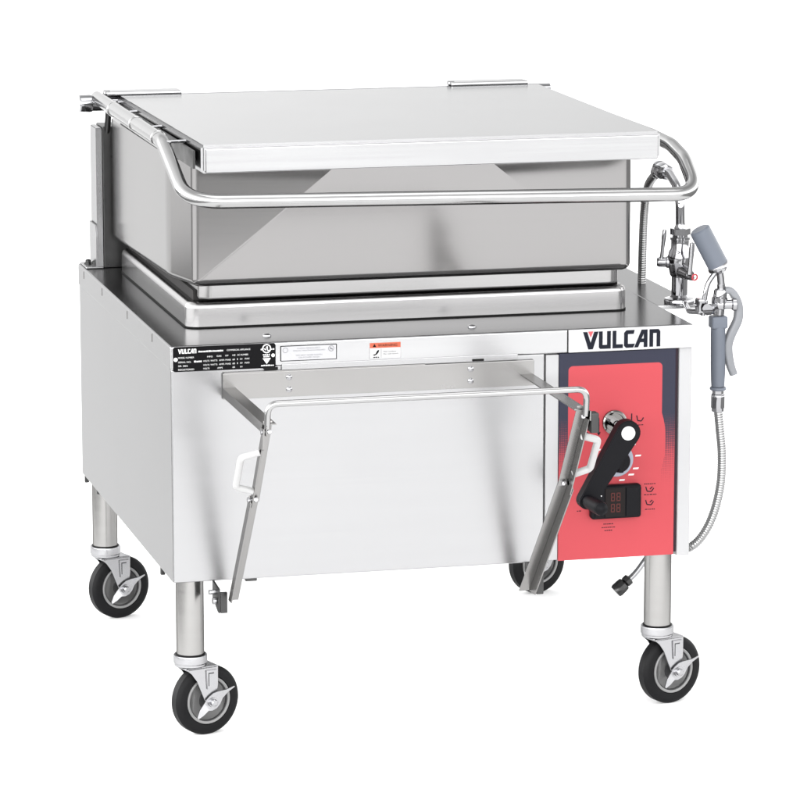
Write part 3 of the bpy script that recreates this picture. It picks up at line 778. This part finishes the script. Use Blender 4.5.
# ------------------------------------------------------------------ spray hose: a thing of its own, hung on the hook
spray = empty('spray_hose', Vector((.99, .10, 0)))
tag(spray, 'grey spray valve on ribbed steel hose hung beside the faucet', 'spray hose')
SB = Vector((.99, .10, -ZB))
ysv = .10
def sb(mb, name, mat, par=spray, **k): return mb.build(name, mat, par, shift=SB, **k)
g0, g1 = Vector((.9565,ysv,.5575)), Vector((.9925,ysv,.4915))
# spray head guard
ga = (g1-g0); gl = ga.length
t = MB(); t.lathe([(0,0),(.0150,.0005),(.0182,.003),(.0186,.006),(.0186,gl)], g0, ga, 36); sb(t, 'spray_guard', M['grey_plastic'])
t = MB(); t.lathe([(.0190,gl-.002),(.0205,gl+.001),(.0200,gl+.005),(.0150,gl+.009),(.0100,gl+.013)], g0, ga, 32); t.tube([g1 + ga.normalized()*.004, Vector((.9975,ysv,.468)), Vector((1.000,ysv,.445))], .0068, 16)
t.lathe([(.0078,0),(.0078,.010)], (.9985,ysv,.458), (.08,0,-1), 8)
t.tube(spline([Vector((.985,ysv-.008,.481)), Vector((.972,ysv-.008,.462)), Vector((.9665,ysv-.008,.440)), Vector((.9640,ysv-.004,.405))], 8), .0046, 14)
sb(t, 'spray_neck', M['chrome'])
# valve body
t = MB(); t.lathe([(.0095,0),(.0120,.004),(.0120,.014),(.0140,.016),(.0140,.030),(.0110,.034),(.0110,.046)], (.998,ysv,.450), (-.10,0,-1), 24)
t.lathe([(.0115,0),(.0115,.010),(.0085,.012),(.0085,.026),(.0115,.028),(.0115,.034)], (.990,ysv-.002,.4225), (1,-.15,0), 20)
t.lathe([(.0085,0),(.0085,.020),(.0105,.020),(.0105,.027)], (.985,ysv-.006,.418), (-.7,-.7,0), 8)
sb(t, 'valve_body', M['chrome'])
# gripped handle
t = MB(); t.box(.9795,1.0085,ysv-.013,ysv+.013,.3800,.4025,.004,3); sb(t, 'handle_cap', M['grey_plastic'])
t = MB(); t.lathe([(.0128,0),(.0132,.02),(.0130,.080),(.0122,.100),(.0118,.108)], (.994,ysv,.3845), (0.012,0,-1), 28); sb(t, 'hose_grip', M['grey_plastic'])
t = MB(); t.ring((.9956,ysv,.2725), (0,0,1), .0118, .0032, 32, 10); sb(t, 'grip_ring', M['grey_plastic'])
# squeeze lever, a flat band
pl_ = spline([Vector((1.004,ysv,.4480)), Vector((1.018,ysv,.4440)), Vector((1.0295,ysv,.4230)), Vector((1.0305,ysv,.3960)), Vector((1.0180,ysv,.3680)), Vector((1.0125,ysv,.3470)), Vector((1.0165,ysv,.3180)), Vector((1.0240,ysv,.2965))], 8)
def band(path, wx, wy):
    a = MB(); b = bmesh.new(); rings = []
    n = len(path)
    for i, p in enumerate(path):
        tg = (path[min(i+1,n-1)]-path[max(i-1,0)]).normalized(); nn = Vector((tg.z,0,-tg.x))
        f_ = i/(n-1); hx, hy = wx(f_), wy(f_)
        rings.append([b.verts.new(p + nn*hx*math.copysign(abs(math.cos(u))**.6, math.cos(u)) + Vector((0,1,0))*hy*math.copysign(abs(math.sin(u))**.6, math.sin(u))) for u in [2*math.pi*k/16 for k in range(16)]])
    for i in range(n-1):
        for k in range(16): b.faces.new((rings[i][k],rings[i][(k+1)%16],rings[i+1][(k+1)%16],rings[i+1][k]))
    b.faces.new(rings[0]); b.faces.new(rings[-1]); a.join(b); return a
sb(band(pl_, lambda f_: .0058 + .0016*math.sin(f_*math.pi) + .001*f_, lambda f_: .010 - .002*f_), 'squeeze_lever', M['grey_pale'])
# coupling and hose
t = MB(); t.lathe([(.0105,0),(.0105,.006),(.0120,.007),(.0120,.010)], (.9957,ysv,.2690), (0,0,-1), 6); t.lathe([(.0118,.009),(.0124,.011),(.0124,.030),(.0112,.032),(.0112,.036),(.0100,.038)], (.9957,ysv,.2690), (0,0,-1), 28); sb(t, 'coupling', M['chrome'])
def hose(path, r0=.0078):
    # resample evenly, then rib
    pts = spline(path, 24); L_ = [0]
    for p, q in zip(pts, pts[1:]): L_.append(L_[-1] + (q-p).length)
    step = .0011; n = int(L_[-1]/step); res = []; j = 0
    for i in range(n+1):
        s_ = min(i*step, L_[-1]-1e-6)
        while L_[j+1] < s_: j += 1
        f_ = (s_-L_[j])/max(L_[j+1]-L_[j],1e-9); res.append(pts[j].lerp(pts[j+1], f_))
    a = MB(); a.tube(res, lambda i: r0*(1.0 + .055*(math.cos(i*math.pi/2))), 14); return a
hp = [(.9960,ysv,.236), (1.0000,ysv,.200), (1.0045,ysv,.155), (1.0030,ysv,.100), (.9900,ysv,.045), (.9700,ysv+.005,.004), (.9480,ysv+.02,-.018), (.9420,.20,-.030), (.955,.32,.02), (.965,.42,.18), (.966,.452,.36), (.965,.450,.45), (.963,.436,.54), (.962,.412,.590), (.9625,.372,.617)]
sb(hose([Vector(p) for p in hp]), 'hose', M['hose'], wn=False, angle=80)

# model space -> floor at z = 0 : every part was shifted by its thing's foot, nothing else to do
